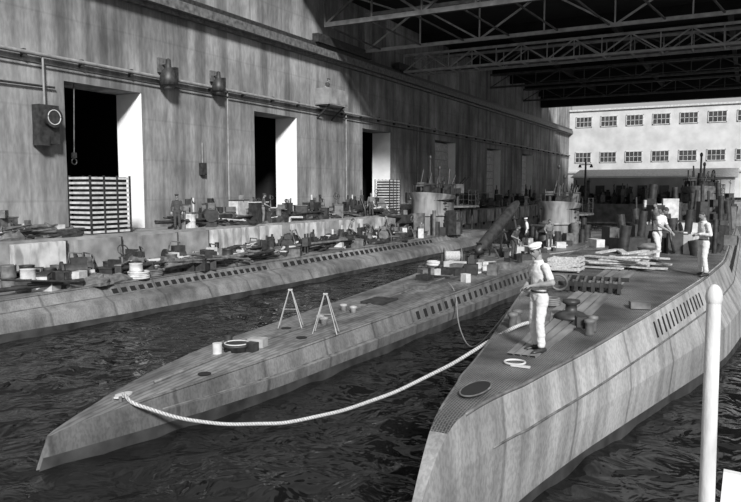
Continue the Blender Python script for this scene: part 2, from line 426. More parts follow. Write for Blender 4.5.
    for i in range(5): T.cyl((1.12,ts-.2+i*.35,z0+.5),(1.17,ts-.2+i*.35,z0+.5),.08,M_slot,seg=10)
    T.cyl((0,ts-4.2,z0),(0,ts-4.2,z0+.8),.4,M_iron,.25); T.box((0,ts-4.2,z0+1.05),(.6,1.0,.45),M_iron); T.cyl((0,ts-4.6,z0+1.15),(0,ts-7.2,z0+1.35),.09,M_iron,.06)
    for sx in(-.4,.4): T.torus((sx*1.1,ts-4.1,z0+1.05),.16,.02,M_mid,(1,0,0),14)
    to=T.obj('conning_tower',e,(0,tower_s,at(tower_s)[0]-.03)); to.scale=(tsc,tsc,tsc)
    return e,at,(zd,wd)

stR=[(0,.5,.04,.04,.35,.05),(.5,1.3,.06,.08,.7,.08),(1.1,1.88,.12,.16,1.2,.14),(2,1.95,.27,.32,1.3,.26),(3.2,1.95,.5,.57,1.3,.45),(5.4,1.97,.86,.97,1.3,.85),(9.4,2.15,1.55,1.75,1.5,1.75),
     (14,2.35,2.25,2.5,1.65,2.8),(19,2.38,2.6,2.85,1.7,3.3),(45,2.3,2.55,2.8,1.6,3.3),(60,2.1,1.2,1.4,1.3,1.6),(67,1.6,.1,.1,1,.1)]
stM=[(0,.55,.03,.03,.3,.04),(.5,.65,.14,.16,.4,.18),(2,.78,.5,.54,.5,.58),(5,.92,1.02,1.1,.5,1.15),(13,1.0,1.42,1.55,.55,1.65),(25,1.15,2.05,2.2,.6,2.4),(33,1.2,2.25,2.4,.65,2.7),(48,1.2,2.15,2.3,.65,2.6),(67,.8,.1,.1,.5,.1)]
stL=[(0,.7,.05,.05,.4,.05),(4,1.1,.8,.9,.7,.9),(14,1.25,1.5,1.75,.85,2.3),(25,1.25,1.75,1.95,.85,2.8),(50,1.25,1.8,2.0,.85,2.8),(67,.8,.1,.1,.5,.1)]
subR,atR,_=submarine((-3.2,6.6),0,stR,M_hullw,M_deckd,[(9,13,.3,.34,.5,.07),(20,40,.5,.22,.5,.25)],1.0,51,.2,M_mid,1.1,1)
tM=(-10.28,7.55)
subM,atM,_=submarine(tM,.026,stM,M_hull,M_deck,[(12.5,36,.55,.26,.55,.2)],.0,40.7,.45,None,1.1,2)
subL,atL,_=submarine((-22.1,3),0,stL,M_hulll,M_deck,[(15,24,.42,.2,.6,.24),(25.5,44,.6,.24,.6,.36)],.0,48.5,0,None,1.3,3)

def RD(y): return atR(y-6.6)[0]+.02
def loc(tip,x,y,z): return (x-tip[0],y-tip[1],z)
tR=(-3.2,6.6)
f=MB([M_iron])
def L(x,y,z): return loc(tR,x,y,z)
f.rings([(L(-3.2,8.95,RD(8.95)),(.17,0,0),(0,.42,0)),(L(-3.2,8.95,RD(8.95)+.02),(.17,0,0),(0,.42,0))],M_slot,20,False)
f.tube([L(-3.2+.17*math.cos(a*math.pi/10),8.95+.42*math.sin(a*math.pi/10),RD(8.95)+.02) for a in range(21)],.012,M_mid,6)
f.torus(L(-3.15,10.6,RD(10.6)+.02),.16,.018,M_light); f.box(L(-3.0,10.4,RD(10.4)+.02),(.3,.05,.03),M_light)
for yy in(13.1,13.4):
    for xx in(-3.95,-2.5):
        f.lathe(L(xx,yy,RD(yy)-.02),[(.09,0),(.08,.05),(.07,.22),(.1,.25),(.1,.3),(.02,.32)],M_mid)
f.lathe(L(-3.1,14.3,RD(14.4)-.02),[(.34,0),(.34,.08),(.25,.14),(.12,.18),(.11,.3),(.18,.34),(.17,.4),(.02,.42)],M_iron)
f.box(L(-2.7,13.7,RD(13.7)+.1),(.35,.25,.2),M_iron,(0,0,.4)); f.box(L(-3.6,14.0,RD(14)+.08),(.3,.5,.16),M_mid,(0,0,.2))
for i in range(7):
    f.box(L(-3.9+i*.2,17.7,RD(17.5)+.14),(.09,1.1,.24),M_iron,(0,0,.15)); f.box(L(-3.9+i*.2,17.7,RD(17.5)+.27),(.05,1.0,.03),M_mid,(0,0,.15))
for yy in(17.2,18.2): f.box(L(-3.3,yy,RD(yy)+.2),(1.5,.08,.1),M_iron)
f.torus(L(-4.0,17.0,RD(17)+.25),.2,.03,M_mid,(0,1,.3))
f.box(L(-2.0,15.9,RD(16)+.06),(.4,.3,.14),M_mid,(0,0,.3)); f.box(L(-4.3,16.4,RD(16)+.1),(.3,.5,.2),M_iron,(0,0,.1))
for yy in(27,31,38):
    f.lathe(L(-3.2,yy,RD(yy)-.02),[(.45,0),(.45,.25),(.5,.28),(.3,.4),(.02,.42)],M_mid)
    f.torus(L(-2.4,yy+.4,RD(yy)+.5),.45,.05,M_iron,(1,0,.2))
rr=random.Random(21)
for i in range(130):
    yy=rr.uniform(26,56); xx=rr.uniform(-5.6,-.9); h=rr.uniform(.15,.95 if yy<40 else 1.9)
    if rr.random()<.6: f.box(L(xx,yy,RD(yy)+h/2-.02),(rr.uniform(.2,1.0),rr.uniform(.3,1.1),h),rr.choice([M_iron,M_iron,M_iron,M_mid,M_light]),(0,0,rr.uniform(0,3)))
    else: f.cyl(L(xx,yy,RD(yy)-.02),L(xx+rr.uniform(-.2,.2),yy,RD(yy)+h*1.6),rr.uniform(.05,.25),M_iron)
f.obj('deck_fittings',subR)
f=MB([M_strip])
ss=np.arange(4.5,45,.5)
for i in range(4):
    xx=-.42+i*.22
    vs=[];fs=[]
    for s_ in ss:
        kx=min(1,s_/8)
        for dx,dz in((-.09,-.05),(-.09,.045),(.09,.045),(.09,-.05)): vs.append(((xx+.09+dx)*kx,s_,atR(s_)[0]+dz))
    for a in range(len(ss)-1):
        for b_ in range(3): fs.append((a*4+b_,a*4+b_+1,a*4+b_+5,a*4+b_+4))
    f.add(vs,fs,M_strip)
f.obj('deck_walkway',subR)
t=MB([M_wood]); rr=random.Random(4)
for i in range(18):
    a=rr.uniform(-.7,.7); zz=RD(22.5)+.05+(i//4)*.07
    t.box((-3.3+rr.uniform(-.5,.5),21.2+ (i%4)*.45+rr.uniform(-.1,.1),zz),(rr.uniform(1.0,2.0),.2,.045),M_wood,(0,rr.uniform(-.02,.02),a*.7))
for i in range(4): t.box((-3.8+i*.4,22.6,RD(22.5)+.42),(.2,1.5,.05),M_wood,(0,rr.uniform(-.05,.05),rr.uniform(-.3,.3)))
t.obj('timber_plank_pile')
c=MB([M_wood])
cx,cy=-4.6,20.4; z=RD(20)+.03
for i in range(3):
    c.box((cx,cy-.35,z+.08+i*.12),(.9,.03,.08),M_wood); c.box((cx,cy+.35,z+.08+i*.12),(.9,.03,.08),M_wood)
    c.box((cx-.45,cy,z+.08+i*.12),(.03,.7,.08),M_wood); c.box((cx+.45,cy,z+.08+i*.12),(.03,.7,.08),M_wood)
for a in(-1,1):
    for b_ in(-1,1): c.box((cx+a*.42,cy+b_*.32,z+.19),(.05,.05,.38),M_wood)
c.box((cx,cy,z+.03),(.88,.68,.03),M_wood)
c.obj('slatted_crate')

# ---- middle boat fittings
e=subM; f=MB([M_mid])
def zM(s_): return atM(s_)[0]
s_=5.2
f.lathe((-.05,s_,zM(s_)),[(.3,0),(.3,.12),(.34,.14),(.34,.18),(.25,.2),(.02,.2)],M_iron)
f.torus((-.05,s_,zM(s_)+.2),.28,.015,M_light)
f.box((.15,s_+.55,zM(s_)+.12),(.4,.3,.22),M_tres,(0,0,.2)); f.cyl((-.45,s_+.2,zM(s_)),(-.45,s_+.2,zM(s_)+.3),.1,M_iron); f.cyl((-.3,s_-.4,zM(s_)),(-.3,s_-.4,zM(s_)+.25),.11,M_light); f.box((.3,s_+.1,zM(s_)+.1),(.25,.25,.25),M_iron)
f.rings([((-.05,1.7,zM(1.7)+.03),(.12,0,0),(0,.22,0)),((-.05,1.7,zM(1.7)+.06),(.12,0,0),(0,.22,0))],M_light,16,False)
for sx in(-.1,.1): f.cyl((sx,1.5,zM(1.5)),(sx,1.5,zM(1.5)+.1),.035,M_mid)
for x,y in((.0,8.9),(.25,8.7),(.15,10.6),(-.3,10.8)):
    f.lathe((x,y,zM(y)),[(.09,0),(.09,.15),(.12,.17),(.11,.22),(.02,.24)],M_tres)
for x,y in((.5,3.4),(.6,7.0),(-.4,7.8)): f.rings([((x,y,zM(y)+.02),(.14,0,0),(0,.14,0)),((x,y,zM(y)+.035),(.14,0,0),(0,.14,0))],M_slot,14,False)
f.box((0,12.7,zM(12.5)+.06),(.8,1.2,.07),M_iron); f.box((0,16,zM(16)+.08),(.8,.8,.16),M_mid)
f.tube([(-.02,s,zM(s)+.05) for s in np.arange(2.5,38,1.5)],.035,M_mid,6)
for i in range(80):
    y=random.uniform(18,38); h=random.uniform(.08,.5); f.box((random.uniform(-1.6,1.4),y,zM(y)+h/2),(random.uniform(.12,.6),random.uniform(.2,.9),h),random.choice([M_iron,M_mid,M_iron,M_light]),(0,0,random.uniform(0,3)))
for i in range(8):
    y=random.uniform(20,38); f.torus((random.uniform(-1.4,1.2),y,zM(y)+.06),random.uniform(.2,.4),.04,random.choice([M_light,M_iron]))
f.obj('deck_fittings',e)
def trestle(x,y,z,w=.32,h=1.02,ang=0):
    t=MB([M_tres])
    for sx in(-1,1):
        for sy in(-1,1): t.cyl((sx*w,sy*.2,0),(sx*.03,sy*.04,h),.014,M_tres,seg=8)
    t.cyl((-.06,0,h),(.06,0,h),.028,M_tres,seg=8); t.cyl((0,-.08,h),(0,.08,h),.022,M_tres,seg=8)
    t.cyl((-w*.5,-.12,h*.5),(w*.5,-.12,h*.5),.008,M_tres,seg=6)
    t.obj('trestle_stand',None,(x,y,z),(0,0,ang))
trestle(-10.85,15.5,zM(8)+.03,ang=.5); trestle(-9.6,15.3,zM(8)+.03,ang=.4)
wn=MB([M_light]); wx,wy,wz=-12.0,30.2,zM(23)+.01
wn.box((0,0,.08),(1.3,1.0,.14),M_iron)
wn.cyl((-.35,0,.5),(.35,0,.5),.25,M_rope)
for sx in(-.38,.38): wn.cyl((sx-.03,0,.5),(sx+.03,0,.5),.38,M_mid,seg=20)
for sx in(-.5,.5): wn.box((sx,0,.35),(.1,.35,.55),M_iron)
wn.box((.85,.2,.3),(.3,.4,.5),M_iron); wn.tube([(.5,0,.5),(.75,0,.5),(.75,-.3,.65)],.03,M_iron,6)
wn.torus((-.85,.2,.1),.3,.07,M_light); wn.torus((-.85,.2,.2),.28,.07,M_light)
wn.obj('deck_winch',None,(wx,wy,wz),(0,0,.5))
tp=MB([M_iron]); A=Vector((-11.9,33.2,zM(26)+.4)); B=Vector((-11.2,38.2,4.2)); D=(B-A).normalized()
prof=[(0,.05),(.1,.18),(.35,.24),(.8,.3),(4.2,.3),(4.8,.25),(5.2,.17),(5.4,.06)]
tp.tube([A+D*a for a,_ in prof],[b for _,b in prof],M_iron,18)
for a in(0,math.pi/2):
    qm=D.to_track_quat('Z','Y').to_matrix(); v=qm@Vector((math.cos(a),math.sin(a),0))
    tp.beam(A+D*.4-v*.36,A+D*.4+v*.36,.3,.03,M_iron)
for k in(1.3,2.8,4.2):
    pt=A+D*k; zb=zM(28)
    for sx in(-.6,.6):
        tp.beam((pt.x+sx,pt.y+.2,zb),(pt.x+sx*.4,pt.y,pt.z-.2),.08,.08,M_iron)
    tp.beam((pt.x-.45,pt.y,pt.z-.34),(pt.x+.45,pt.y,pt.z-.34),.08,.08,M_iron)
tp.obj('torpedo_on_loading_cradle')

# ------------------------------------------------------------------ left boat / quay clutter
def clutter(name,xr,yr,zf,n,seed,hmax=1.2,mats=None,tall=0):
    b=MB([M_iron]); r=random.Random(seed)
    mats=mats or [M_iron,M_iron,M_iron,M_mid,M_mid,M_light]
    for i in range(n):
        x=r.uniform(*xr); y=r.uniform(*yr); z=zf(y); k=r.random(); m=r.choice(mats); a=r.uniform(0,3.1)
        if k<.32:
            h=r.uniform(.15,hmax)*r.uniform(.4,1); sx,sy=r.uniform(.2,.8),r.uniform(.3,1.5)
            b.box((x,y,z+h/2),(sx,sy,h),m,(0,0,a*.3)); b.box((x,y,z+h),(sx*1.06,sy*1.06,.05),r.choice(mats),(0,0,a*.3))
            if r.random()<.5: b.box((x+.1,y+.1,z+h+.15),(sx*.5,sy*.5,.3),r.choice(mats),(0,0,a))
        elif k<.38:
            h=r.uniform(.5,.9); b.lathe((x,y,z),[(.26,0),(.27,.03),(.25,.05),(.25,h/2),(.27,h/2+.03),(.25,h/2+.06),(.25,h-.03),(.27,h),(.02,h)],m,14)
        elif k<.62:
            for q_ in range(r.randint(1,6)):
                L_=r.uniform(.8,3.8); rr_=r.uniform(.02,.08); d_=Vector((math.sin(a)*.3,1,r.uniform(-.16,.16))).normalized()*L_/2; o_=Vector((x+q_*.08,y+r.uniform(-.4,.4),z+rr_+.16+q_*.06))
                b.cyl(o_-d_,o_+d_,rr_,m,seg=8)
        elif k<.68:
            s_=r.uniform(.35,1.2)*min(1,hmax); th=Matrix.Rotation(a,3,'Z'); P=Vector((x,y,z))
            def W(*p): return P+th@(Vector(p)*s_)
            b.box(W(0,0,.12),(.5*s_,.9*s_,.24*s_),M_iron,(0,0,a)); b.cyl(W(0,-.5,.55),W(0,.35,.55),.33*s_,m)
            b.cyl(W(0,.4,.55),W(0,.5,.55),.42*s_,M_iron,seg=18); b.box(W(0,-.2,.95),(.3*s_,.6*s_,.3*s_),r.choice(mats),(0,0,a))
            b.tube([W(.2,-.4,.8),W(.2,-.4,1.25),W(.2,.1,1.3),W(.5,.2,.5),W(.5,.2,.05)],.04,M_mid,6)
        elif k<.78:
            h=r.uniform(.5,1.0+tall); b.cyl((x,y,z),(x+r.uniform(-.1,.1),y,z+h),r.uniform(.03,.08),m,seg=8)
            if r.random()<.4: b.torus((x,y,z+h*.9),r.uniform(.12,.22),.025,M_iron,(r.uniform(0,1),r.uniform(-1,1),.3),14)
            else: b.box((x,y,z+h*.6),(.25,.3,h*.4),M_iron,(0,0,a))
        elif k<.93:
            rx,ry,rz=r.uniform(.3,.75),r.uniform(.4,1.3),r.uniform(.2,.7)*min(1,hmax)
            vs=[];fs=[];N1,N2=14,6
            for kk in range(N2+1):
                t_=math.pi/2*kk/N2
                for ii in range(N1):
                    aa=2*math.pi*ii/N1; rad=math.cos(t_)*.98+.02
                    nn=1+.35*noise.noise(Vector((math.cos(aa)*2+i,math.sin(aa)*2,kk*.6)))
                    vs.append((x+rx*rad*math.cos(aa)*nn,y+ry*rad*math.sin(aa)*nn,z+rz*math.sin(t_)*nn))
            for kk in range(N2):
                for ii in range(N1):
                    jj=(ii+1)%N1; fs.append((kk*N1+ii,kk*N1+jj,(kk+1)*N1+jj,(kk+1)*N1+ii))
            b.add(vs,fs,r.choice(mats[:-1]),False)
        else:
            R=r.uniform(.2,.4)
            for kk in range(4): b.torus((x,y,z+.05+kk*.07),R*r.uniform(.9,1),.04,m,seg=16)
    return b.obj(name)
clutter('quayside_machinery',(-26.9,-25.7),(12,20.6),lambda y:QZ,55,15,1.2)
clutter('quayside_machinery',(-26.9,-25.6),(27.2,51),lambda y:QZ,230,31,1.6,None,1.1)
clutter('quayside_machinery',(-26.9,-25.7),(54.6,98),lambda y:QZ,180,16,2.1,None,1.8)
clutter('deck_stores',(-23.5,-20.7),(15,47),lambda y:atL(y-3)[0],330,42,.85,None,.3)
clutter('workshop_machinery',(-23,-2),(104.6,108.2),lambda y:QZ,170,13,3.2,[M_iron,M_iron,M_mid],3.0)
def slatstack(cx,cy,n,step,w_=2.3):
    c=MB([M_wood])
    for i in range(n):
        z=QZ+.1+i*step
        for sy in(-1,1): c.box((cx,cy+sy*w_/2,z),(1.3,.05,step*.45),M_light)
        for sx in(-1,1): c.box((cx+sx*.65,cy,z),(.05,w_,step*.45),M_light)
    h=n*step
    c.box((cx,cy,QZ+h/2),(1.1,w_-.2,h-.1),M_iron)
    for sx in(-1,1):
        for sy in(-1,-.33,.33,1): c.box((cx+sx*.68,cy+sy*w_/2*.98,QZ+h/2),(.05,.09,h),M_iron)
    c.obj('slatted_crate_stack')
slatstack(-26.4,22.6,12,.22); slatstack(-26.8,52.6,13,.22,2.0)
hk=MB([M_iron]); hk.cyl((-28.6,23.0,6.2),(-28.3,22.9,9.69),.03,M_mid,seg=6); hk.torus((-28.6,23.0,6.05),.14,.03,M_iron,(1,0,0)); hk.box((-28.6,23.0,6.35),(.15,.2,.25),M_iron)
hk.obj('chain_hoist')
h=MB([M_iron])
h.box((WX+.25,20.9,7.6),(.5,1.0,1.7),M_iron); h.cyl((WX+.45,21.0,7.9),(WX+.7,21.0,7.9),.45,M_iron,seg=20); h.torus((WX+.7,21.0,7.9),.32,.025,M_light,(1,0,0)); h.box((WX+.3,20.6,6.9),(.5,.5,.5),M_iron); h.cyl((WX+.2,20.9,8.4),(WX+.2,20.9,10.6),.05,M_pipe)
h.obj('wall_switchgear')
for yy,sc in((28.2,1.1),(32.2,.9)):
    h=MB([M_iron])
    h.lathe((0,0,0),[(.38,-.9),(.44,-.85),(.43,-.5),(.3,-.2),(.14,0),(.12,.35),(.02,.4)],M_iron)
    h.cyl((-.5,0,.15),(0,0,.15),.06,M_mid); h.box((-.45,0,.1),(.15,.5,.7),M_mid); h.ball((0,0,-.9),(.28,.28,.2),M_mid)
    h.box((.1,.3,-.3),(.3,.25,.6),M_iron)
    o=h.obj('pendant_wall_lamp',None,(WX+.55,yy,11.2)); o.scale=(sc,sc,sc)
h=MB([M_mid])
h.box((WX+.6,44.6,10.9),(1.2,2.7,.1),M_light); h.box((WX+1.2,44.6,11.45),(.06,2.7,1.1),M_quay)
for sy in(-1.35,1.35): h.box((WX+.6,44.6+sy,11.45),(1.2,.06,1.1),M_quay)
h.beam((WX,43.6,9.9),(WX+1.1,43.6,10.85),.1,.1,M_iron); h.beam((WX,45.6,9.9),(WX+1.1,45.6,10.85),.1,.1,M_iron)
h.obj('wall_inspection_balcony')
h=MB([M_iron]); h.box((WX+.12,31.2,5.9),(.24,.4,.7),M_iron); h.cyl((WX+.1,31.2,6.2),(WX+.1,31.2,7.4),.03,M_pipe); h.obj('wall_telephone_box')

# ------------------------------------------------------------------ ropes
def rope(name,pts,r,m):
    cu=bpy.data.curves.new(name,'CURVE'); cu.dimensions='3D'; cu.bevel_depth=r; cu.bevel_resolution=3
    sp=cu.splines.new('NURBS'); sp.points.add(len(pts)-1)
    for i,p_ in enumerate(pts): sp.points[i].co=(*p_,1)
    sp.use_endpoint_u=True; sp.order_u=4; cu.materials.append(m)
    o=bpy.data.objects.new(name,cu); C.objects.link(o); return o
P0=Vector((-9.9,8.95,.80)); P1=Vector((-3.95,12.6,2.05))
pts=[]
for i in range(21):
    t_=i/20; p_=P0.lerp(P1,t_); p_.z-=1.0*4*t_*(1-t_)*(1.05-.2*t_); p_.z+=.012*math.sin(i*2.1); p_.y+=.03*math.sin(i*1.3); pts.append(p_)
pts=[Vector((-10.3,9.2,.84)),Vector((-10.1,9.1,.84))]+pts+[Vector((-3.75,13.0,2.14)),Vector((-3.7,13.3,2.12))]
rope('mooring_rope',pts,.035,M_rope)
rope('mooring_rope',[(-9.2,37,1.3),(-8,36.6,1.5),(-6.5,36,1.8),(-5.2,35.2,2.3),(-4.2,34.8,2.42)],.04,M_rope)
rope('power_cable',[(-9.9,24.5,1.2),(-9.2,23.6,1.1),(-8.6,22,.4),(-7.6,20,.2),(-6.6,18,.25),(-5.8,17.2,.9),(-5.1,17.0,1.9),(-4.6,17,2.3)],.02,M_cable)
cm=MB([M_rope])
for k in range(4): cm.torus((-3.8,15.4,RD(15.4)+.04+k*.04),.22-.01*k,.025,M_mid)
cm.obj('coiled_rope')

# ------------------------------------------------------------------ foreground rail (photographer's gangway)
pf=MB([M_wood])
for i in range(12): pf.box((.1,-1.3+i*.35,3.02),(1.7,.33,.06),M_wood)
pf.box((-.6,.6,2.9),(.1,4.2,.18),M_mid); pf.box((.85,.6,2.9),(.1,4.2,.18),M_mid)
for xx in(-.6,.85):
    for yy in(-1.2,2.3): pf.cyl((xx,yy,-3),(xx,yy,2.9),.09,M_iron)
pf.obj('gangway_platform')
rl=MB([M_wpaint])
px,py=-.095,2.68
rl.cyl((px+.008,py-.01,3.05),(px,py,4.32),.029,M_wpaint,.024); rl.ball((px,py,4.33),(.028,.028,.045),M_wpaint)
rl.tube([(px+.18,py+.2,3.05),(px+.155,py+.2,3.9),(px+.115,py+.2,4.08),(px+.12,py+.22,4.22),(px+.16,py+.25,4.30),(px+.26,py+.25,4.33)],.02,M_wpaint,10)
rl.box((px+.09,py+.05,3.45),(.10,.03,.5),M_wpaint,(0,.05,0))
rl.obj('gangway_handrail')

# ------------------------------------------------------------------ people
M_skin=mat('skin_tone',.2,.3,8,.6,bump=.05); M_hair=mat('dark_hair',.02,.04,30,.7); M_shirt=mat('white_shirt',.5,.66,6,.9,bump=.3); M_trou=mat('pale_trousers',.5,.65,5,.9,bump=.3)  # skin in its own mid-grey tone
M_shoe=mat('black_shoes',.02,.04,5,.4); M_cap=mat('white_cap',.65,.78,10,.9); M_eye=mat('eye_dark',.01,.02,5,.3,bump=0); M_over=mat('dark_overalls',.03,.07,5,.9); M_over2=mat('grey_overalls',.10,.2,5,.9)

def person(name,loc_,yaw,lean=0,twist=0,arms=None,legs=None,head=(0,0),shirt=None,trou=None,cap=None,short=True,vox=.016,scale=1,hands=True,parent=None):
    shirt=shirt or M_shirt; trou=trou or M_trou
    piv=Vector((0,0,.93)); R=Matrix.Rotation(lean,3,'X')
    def U(p): return piv+R@(Vector(p)-piv)
    Lg=legs or {}
    J={'pelvis':Vector((0,0,.93)),'sp1':U((0,.0,1.08)),'ch':U((0,.005,1.27)),'uc':U((0,.01,1.40)),'nk':U((0,.005,1.48)),'nt':U((0,-.01,1.56))}
    b=MB([shirt])
    X=Vector((1,0,0)); Yv=R@Vector((0,1,0)); Y0=Vector((0,1,0))
    b.rings([((0,0,.82),X*.13,Y0*.095),((0,.005,.90),X*.17,Y0*.118),((0,0,.98),X*.16,Y0*.11),(U((0,0,1.06)),X*.15,Yv*.105),(U((0,0,1.17)),X*.165,Yv*.112),(U((0,0,1.30)),X*.178,Yv*.118),(U((0,.01,1.38)),X*.165,Yv*.10),(U((0,.01,1.44)),X*.11,Yv*.075),(U((0,.01,1.48)),X*.062,Yv*.06),(U((0,0,1.58)),X*.055,Yv*.056)],shirt,20)
    segs=[(J['pelvis'],J['sp1'],'trou0'),(J['sp1'],J['uc'],'shirt'),(J['nk'],J['nt'],'skin')]
    def limb(ps,rs):
        for i in range(len(ps)-1): b.cyl(ps[i],ps[i+1],rs[i],shirt,rs[i+1],14)
        for p_,r_ in zip(ps,rs): b.ball(p_,r_*1.0,shirt)
    arms=arms or {}
    HW={}
    for side,sg in(('R',-1),('L',1)):
        sh=U((sg*.185,.01,1.395))
        el,wr,hd=arms.get(side,((sg*.27,.03,1.12),(sg*.27,-.06,.87),(0,-.15,-1)))
        el=Vector(el);wr=Vector(wr)
        mid=sh.lerp(el,.5)
        limb([sh,mid,el],[.068,.058,.05]); limb([el,el.lerp(wr,.35),wr],[.047,.045,.028])
        cuff=sh.lerp(el,.8)
        if short:
            b.cyl(mid,cuff,.06,shirt,.062,14)
            segs+= [(sh,cuff,'shirt'),(cuff,el,'skin'),(el,wr,'skin')]
        else:
            segs+= [(sh,el,'shirt'),(el,wr.lerp(el,.1),'shirt')]; b.cyl(el,el.lerp(wr,.9),.052,shirt,.042,14)
        HW[side]=(wr,Vector(hd).normalized(),(wr-el).normalized(),sg)
        hp=Vector((sg*.095,0,.88))
        kn,an,ty=Lg.get(side,((sg*.105,-.02,.50),(sg*.11,.03,.10),0))
        kn=Vector(kn);an=Vector(an)
        limb([hp,hp.lerp(kn,.5),kn],[.105,.09,.075]); limb([kn,kn.lerp(an,.4),an+Vector((0,0,.03))],[.073,.072,.066])
        segs+= [(hp,kn,'trou'),(kn,an,'trou')]
    me=b.mesh('tmp'); o=bpy.data.objects.new('tmp',me); C.objects.link(o)
    rm=o.modifiers.new('r','REMESH'); rm.mode='VOXEL'; rm.voxel_size=vox
    s1=o.modifiers.new('s','SMOOTH'); s1.factor=.5; s1.iterations=3
    dg=bpy.context.evaluated_depsgraph_get(); ev=o.evaluated_get(dg); m2=ev.to_mesh()
    V=[v.co.copy() for v in m2.vertices]; F=[list(p_.vertices) for p_ in m2.polygons]; N=[v.normal.copy() for v in m2.vertices]
    ev.to_mesh_clear(); bpy.data.objects.remove(o)
    def dist(p_,a,b_):
        ab=b_-a; t=max(0,min(1,(p_-a).dot(ab)/max(1e-6,ab.dot(ab)))); return (p_-a-ab*t).length
    out=MB([shirt]); lab={'shirt':shirt,'skin':M_skin,'trou':trou,'trou0':trou}
    V2=[]
    for v,nn in zip(V,N):
        wv=.009*noise.noise(Vector((v.x*9,v.y*9,v.z*14)))+.006*noise.noise(Vector((v.x*22,v.y*22,v.z*30)))
        V2.append(v+nn*wv)
    groups={}
    for fc in F:
        c_=sum((V[i] for i in fc),Vector())/len(fc)
        best=min(segs,key=lambda s_:dist(c_,s_[0],s_[1])-(.05 if s_[2] in('shirt','trou0') and abs(c_.x)<.16 else 0))[2]
        mm=lab[best]
        if best=='skin' and c_.z<J['nk'].z-.01 and abs(c_.x)<.1 and c_.z>1.2: mm=shirt
        groups.setdefault(mm,[]).append(fc)
    o0=len(out.v); out.v+= [tuple(v) for v in V2]
    for mm,fl in groups.items():
        k_=out.mi(mm)
        for fc in fl: out.f.append([o0+i for i in fc]); out.m.append(k_); out.s.append(True)
    out.tube([(.163*math.cos(a*math.pi/10),.113*math.sin(a*math.pi/10),.985) for a in range(21)],.016,M_shoe,6)
    for side,sg in(('R',-1),('L',1)):
        kn,an,ty=Lg.get(side,((sg*.105,-.02,.50),(sg*.11,.03,.10),0)); an=Vector(an)
        Rz=Matrix.Rotation(ty+sg*.15,3,'Z'); base=Vector((an.x,an.y,an.z-.10))
        prof=[(.10,.02,.022,.05),(.085,.036,.035,.05),(.03,.04,.04,.05),(-.05,.04,.034,.045),(-.12,.046,.028,.035),(-.17,.035,.022,.03),(-.195,.012,.012,.025)]
        out.rings([(base+Rz@Vector((0,p_[0],p_[3]-.012)),Rz@Vector((p_[1],0,0)),Vector((0,0,p_[2]))) for p_ in prof],M_shoe,14)
        out.cyl(base+Vector((0,0,.04)),base+Vector((0,0,.15)),.045,M_shoe,.042,12)
    if hands:
        for side in HW:
            wr,pn,dr,sg=HW[side]
            d_=dr; nrm=(pn-d_*pn.dot(d_)); nrm=nrm.normalized() if nrm.length>.05 else Vector((0,-1,0))
            sd=d_.cross(nrm).normalized()
            out.rings([(wr+d_*a_,sd*w_,nrm*h_) for a_,w_,h_ in((-.03,.024,.022),(0,.026,.019),(.03,.036,.017),(.07,.043,.015),(.095,.041,.013),(.1,.03,.008))],M_skin,12)
            for i,(off,ln) in enumerate(((-.031,.062),(-.0105,.074),(.0105,.079),(.031,.07))):
                p_=wr+d_*.09+sd*off; pts_=[p_]; dd=d_
                for k_,fr in enumerate((.45,.3,.25)):
                    a_=.45+.12*i*.3
                    dd=(dd*math.cos(a_)+nrm*math.sin(a_)).normalized() if k_==0 else (dd*math.cos(.4)+nrm*math.sin(.4)*.8).normalized()
                    p_=p_+dd*ln*fr; pts_.append(p_)
                out.tube(pts_,[.0095,.009,.0085,.006],M_skin,7)
            p_=wr+d_*.035+sd*.03; dd=(d_*.6+sd*.7+nrm*.35).normalized(); p2=p_+dd*.035; p3=p2+(d_*.85+sd*.15+nrm*.45).normalized()*.03
            out.tube([p_,p2,p3],[.013,.011,.007],M_skin,7)
    hy,hp_=head
    HR=R@Matrix.Rotation(hy,3,'Z')@Matrix.Rotation(hp_,3,'X'); hc=J['nt']+HR@Vector((0,-.012,.085))
    def H(p_): return hc+HR@Vector(p_)
    vs=[];fs=[];sg_=28;rn=22
    for k_ in range(rn+1):
        t=min(max(math.pi*k_/rn,.02),math.pi-.02)
        for i in range(sg_):
            a=2*math.pi*i/sg_
            x=math.sin(t)*math.cos(a);y=math.sin(t)*math.sin(a);z=-math.cos(t)
            px_,py_,pz_=x*.076,y*.097,z*.118
            if pz_<0:
                kk=1+pz_*2.6*(1 if y<0 else 1.2); px_*=kk; py_*=(1 if y<0 else kk*.95)
            if y<0:
                fr=-y
                nose=math.exp(-((px_/.012)**2))*math.exp(-(((pz_+.018)/.026)**2)); py_-=.024*nose*fr
                for ex in(-.03,.03): py_+=.012*math.exp(-(((px_-ex)/.016)**2))*math.exp(-(((pz_-.006)/.014)**2))
                py_-=.006*math.exp(-(((pz_-.03)/.01)**2))*math.exp(-((px_/.045)**2))
                py_-=.006*math.exp(-((px_/.02)**2))*math.exp(-(((pz_+.055)/.012)**2))
                py_-=.010*math.exp(-((px_/.022)**2))*math.exp(-(((pz_+.1)/.016)**2))
            vs.append(H((px_,py_,pz_)))
    for k_ in range(rn):
        for i in range(sg_):
            j=(i+1)%sg_; fs.append((k_*sg_+i,k_*sg_+j,(k_+1)*sg_+j,(k_+1)*sg_+i))
    fs.append(tuple(range(sg_-1,-1,-1))); fs.append(tuple(rn*sg_+i for i in range(sg_)))
    out.add(vs,fs,M_skin,True)
    for ex in(-.03,.03):
        out.ball(H((ex,-.078,.006)),(.011,.009,.007),M_eye,HR,8,6); out.ball(H((ex,-.09,.024)),(.016,.006,.004),M_hair,HR,8,5)
    out.ball(H((0,-.089,-.056)),(.021,.006,.005),M_eye,HR,8,5)
